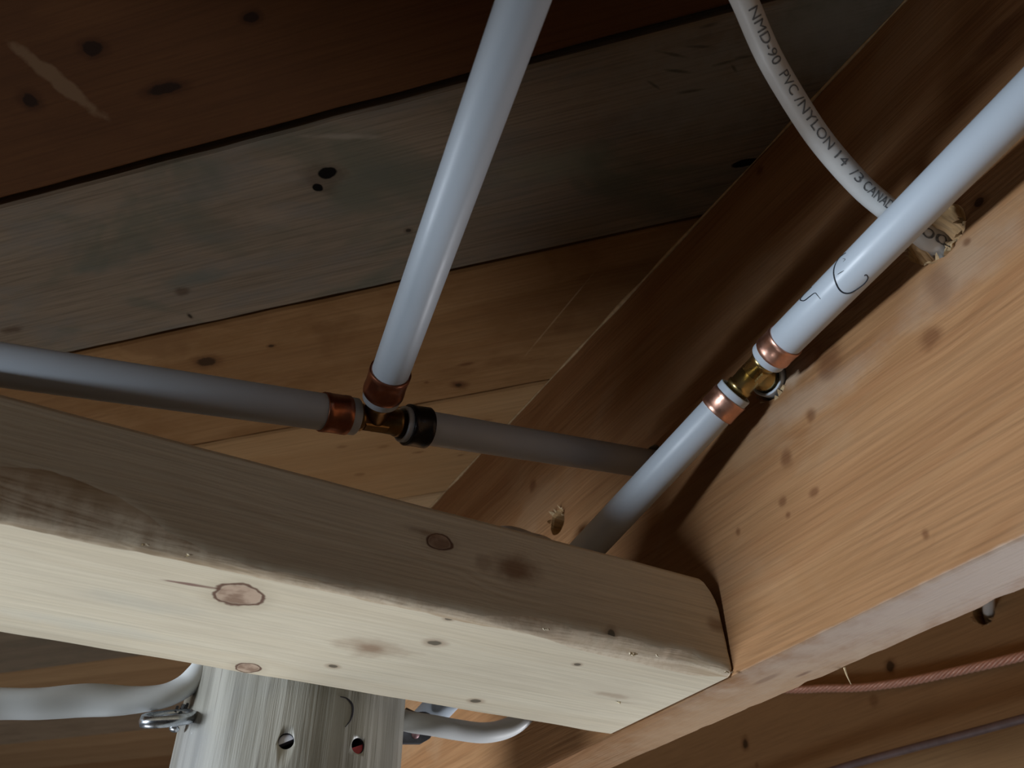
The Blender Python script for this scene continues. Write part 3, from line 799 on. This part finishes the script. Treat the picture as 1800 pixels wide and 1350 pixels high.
for i in range(48):
    for k in range(6):
        bm.faces.new((ring[i][k], ring[(i + 1) % 48][k], ring[(i + 1) % 48][(k + 1) % 6], ring[i][(k + 1) % 6])).smooth = True
o = obj('clip_loop', fix(bm), M_steel); rel(o, cl)
bm = bmesh.new()
lathe(bm, W(yz(305, 1284, 1.60)), Vector(yz(322, 1244, 1.61) - yz(305, 1284, 1.60)), [(0, 0), (0, .0016), (.0005, .0021), (.0012, .0021), (.0014, .0013), (.012, .0013), (.012, 0)], 20)
o = obj('clip_screw', fix(bm), M_steel); rel(o, cl)
bm = bmesh.new()
for k in range(3):
    a_, b_ = yz(308 + 9 * k, 1252 - 2 * k, 1.605), yz(314 + 9 * k, 1238 - 4 * k, 1.615)
    lathe(bm, W(a_), Vector(b_ - a_), [(0, 0), (0, .0006), (.0035, .0006), (.0035, 0)], 10)
o = obj('clip_teeth', fix(bm), M_grey); rel(o, cl)
# grey strap plate on the right of the post
sp2 = thing('cable_strap', 'dark grey metal strap plate fixed to the right side of the post', 'strap', W(yz(735, 1288, 1.66)))
bm = bmesh.new()
outl = [(708, 1266), (758, 1270), (766, 1278), (756, 1298), (742, 1306), (708, 1306)]
f_ = [bm.verts.new(W(yz(u, v, 1.64))) for u, v in outl]; b__ = [bm.verts.new(W(yz(u, v, 1.64) + np.array((0, .012, 0)))) for u, v in outl]
bm.faces.new(f_); bm.faces.new(b__[::-1])
for k in range(len(outl)): bm.faces.new((f_[k], f_[(k + 1) % 6], b__[(k + 1) % 6], b__[k]))
o = obj('strap_plate', fix(bm), M_grey); rel(o, sp2)
bm = bmesh.new(); lathe(bm, W(yz(730, 1291, 1.64)), Vector((0, -1, .1)), [(-.001, 0), (-.001, .0022), (.0008, .0020), (.0011, 0)], 20)
M_pink = plain('pinkish_screw_head', (0.32, 0.18, 0.19), 0.45, 0.3)
o = obj('strap_screw', fix(bm), M_pink); rel(o, sp2); tag(o, 'pinkish screw head')
bm = bmesh.new()
a_ = [yz(712, 1254, 1.70), yz(730, 1262, 1.66), yz(748, 1262, 1.655), yz(756, 1272, 1.65)]
q_, _ = smoothpath(a_, 20); sweep(bm, [W(p) for p in q_], .004 * S, 10, ry=.012 * S)
o = obj('strap_band', fix(bm), M_grey); rel(o, sp2)

# ------------------------------------------------------------------ copper wire and mauve cable in the next bay
wp = [hit(u, v, 0, XN - .03) for (u, v) in ((1250, 1205), (1380, 1212), (1450, 1210), (1520, 1208), (1600, 1197), (1700, 1176), (1800, 1153), (1900, 1128), (2000, 1100))]
q_, sl = smoothpath(wp, 500)
cw = thing('copper_wire', 'bare twisted copper ground wire along the farther joist', 'wire', W(wp[4]))
for st_ in range(7):
    bm = bmesh.new(); path = []
    for i, p in enumerate(q_):
        T = unit(q_[min(i + 1, 499)] - q_[max(i - 1, 0)]); U = unit(np.cross(T, (0, 0, 1))); V = np.cross(U, T)
        if st_ == 6: path.append(W(p)); continue
        a = sl[i] * 2 * math.pi / 0.13 + st_ * math.pi / 3
        path.append(W(p + (U * math.cos(a) + V * math.sin(a)) * 0.0100))
    sweep(bm, path, 0.0048 * S, 8)
    o = obj('wire_strand', fix(bm), M_wire); rel(o, cw)
rp_ = [hit(u, v, 0, XN - .10) for (u, v) in ((1250, 1430), (1380, 1383), (1480, 1349), (1600, 1316), (1700, 1290), (1800, 1263), (1900, 1238), (2000, 1214))]
q_, _ = smoothpath(rp_, 90); bm = bmesh.new(); sweep(bm, [W(p) for p in q_], .0125 * S, 20)
o = obj('mauve_cable', fix(bm), M_rod); tag(o, 'thin mauve-grey cable crossing the bottom right corner', 'cable')

# ------------------------------------------------------------------ splinters round the drilled holes
random.seed(4)
def splinters(parent, c, r, n, out=(-1, 0, 0), s0=0.006, s1=0.018, arc=(0, 2 * math.pi), lab='pale torn wood splinter'):
    for k in range(n):
        a = random.uniform(*arc)
        base = np.array((c[0] - 0.0005, c[1] + math.cos(a) * r * random.uniform(.98, 1.1), c[2] + math.sin(a) * r * random.uniform(.98, 1.1)))
        tip = base + np.array((-random.uniform(.004, .012), math.cos(a) * random.uniform(-.006, .010), math.sin(a) * random.uniform(-.006, .010))) + np.array((0, random.uniform(-1, 1), random.uniform(-.6, .6))) * random.uniform(s0, s1) * .6
        w_ = random.uniform(.0025, .006)
        tn = np.array((0, -math.sin(a), math.cos(a))) * w_
        bm = bmesh.new()
        v0 = [bm.verts.new(W(base + tn)), bm.verts.new(W(base - tn)), bm.verts.new(W(base + np.array((0.004, 0, 0)) + tn * .3))]
        m0 = (base + tip) / 2
        v1 = [bm.verts.new(W(m0 + tn * .7)), bm.verts.new(W(m0 - tn * .6)), bm.verts.new(W(m0 + np.array((-0.003, 0, 0.001))))]
        tp = bm.verts.new(W(tip))
        bm.faces.new(v0)
        for i in range(3):
            bm.faces.new((v0[i], v0[(i + 1) % 3], v1[(i + 1) % 3], v1[i])); bm.faces.new((v1[i], v1[(i + 1) % 3], tp))
        o = obj('wood_splinter', fix(bm), M_chip); rel(o, parent); tag(o, lab)
splinters(joist1, HC, .048, 22, arc=(-2.9, 0.6))
splinters(joist1, HT, .038, 7, arc=(-2.6, -.3), s1=.012)
splinters(joist1, HF, .031, 9, arc=(.3, 3.0), s1=.014)
splinters(joist2, hit(1728, 1078, 0, XN), .038, 8, arc=(-2.8, 0))
# sliver hanging from the far lower edge of the near joist
bm = bmesh.new()
p0, p1 = hit(1489, 1175, 2, ZB), hit(1495, 1202, 2, ZB - .03); p0 = np.array((XJ2 - .008, p0[1], ZB + .003))
pm = (p0 + atz(1494, 1202, p0 @ FWD)) / 2 + np.array((.001, 0.001, 0)); pe = atz(1496, 1203, p0 @ FWD)
sweep(bm, [W(p) for p in smoothpath([p0, pm, pe], 12)[0]], lambda t: 0.0005 * (1 - t * .7), 6)
o = obj('wood_splinter', fix(bm), M_chip); rel(o, joist1); tag(o, 'pale hanging wood sliver')

# thin pale bead along the top edge of the near joist, under the boards
bm = bmesh.new()
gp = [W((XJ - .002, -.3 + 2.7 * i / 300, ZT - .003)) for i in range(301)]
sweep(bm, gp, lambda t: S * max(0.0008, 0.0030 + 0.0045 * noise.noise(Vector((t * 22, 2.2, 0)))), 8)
o = obj('edge_bead', fix(bm), M_chip); rel(o, joist1); tag(o, 'thin pale bead along the top edge')

# torn chips along the lower front edge and the right end of the beam
random.seed(9)
for (u, v, n_, sz) in ((1118, 1148, 5, .008), (1160, 1152, 2, .005), (1286, 1180, 4, .006), (330, 975, 3, .006), (250, 958, 3, .006), (960, 1106, 3, .005), (1095, 1232, 2, .007)):
    for k in range(n_):
        p = hit(u + random.uniform(-9, 9), v + random.uniform(-2, 2), 2, ZB); p = p + np.array((0, 0.001, -.0002)); p[0] = min(p[0], XJ - .012)
        bm = bmesh.new()
        dx = random.uniform(-1, 1) * sz; dy = -random.uniform(0, .5) * sz
        t_ = p + np.array((dx, dy, -sz * random.uniform(.3, .8)))
        vs = [bm.verts.new(W(p + np.array(q))) for q in ((-sz * .4, 0, 0.001), (sz * .4, 0, 0.001), (0, sz * .7, 0.001))]; tp = bm.verts.new(W(t_))
        bm.faces.new(vs)
        for i in range(3): bm.faces.new((vs[i], vs[(i + 1) % 3], tp))
        o = obj('wood_splinter', fix(bm), M_chip2 if 'M_chip2' in globals() else M_chip); rel(o, beam)
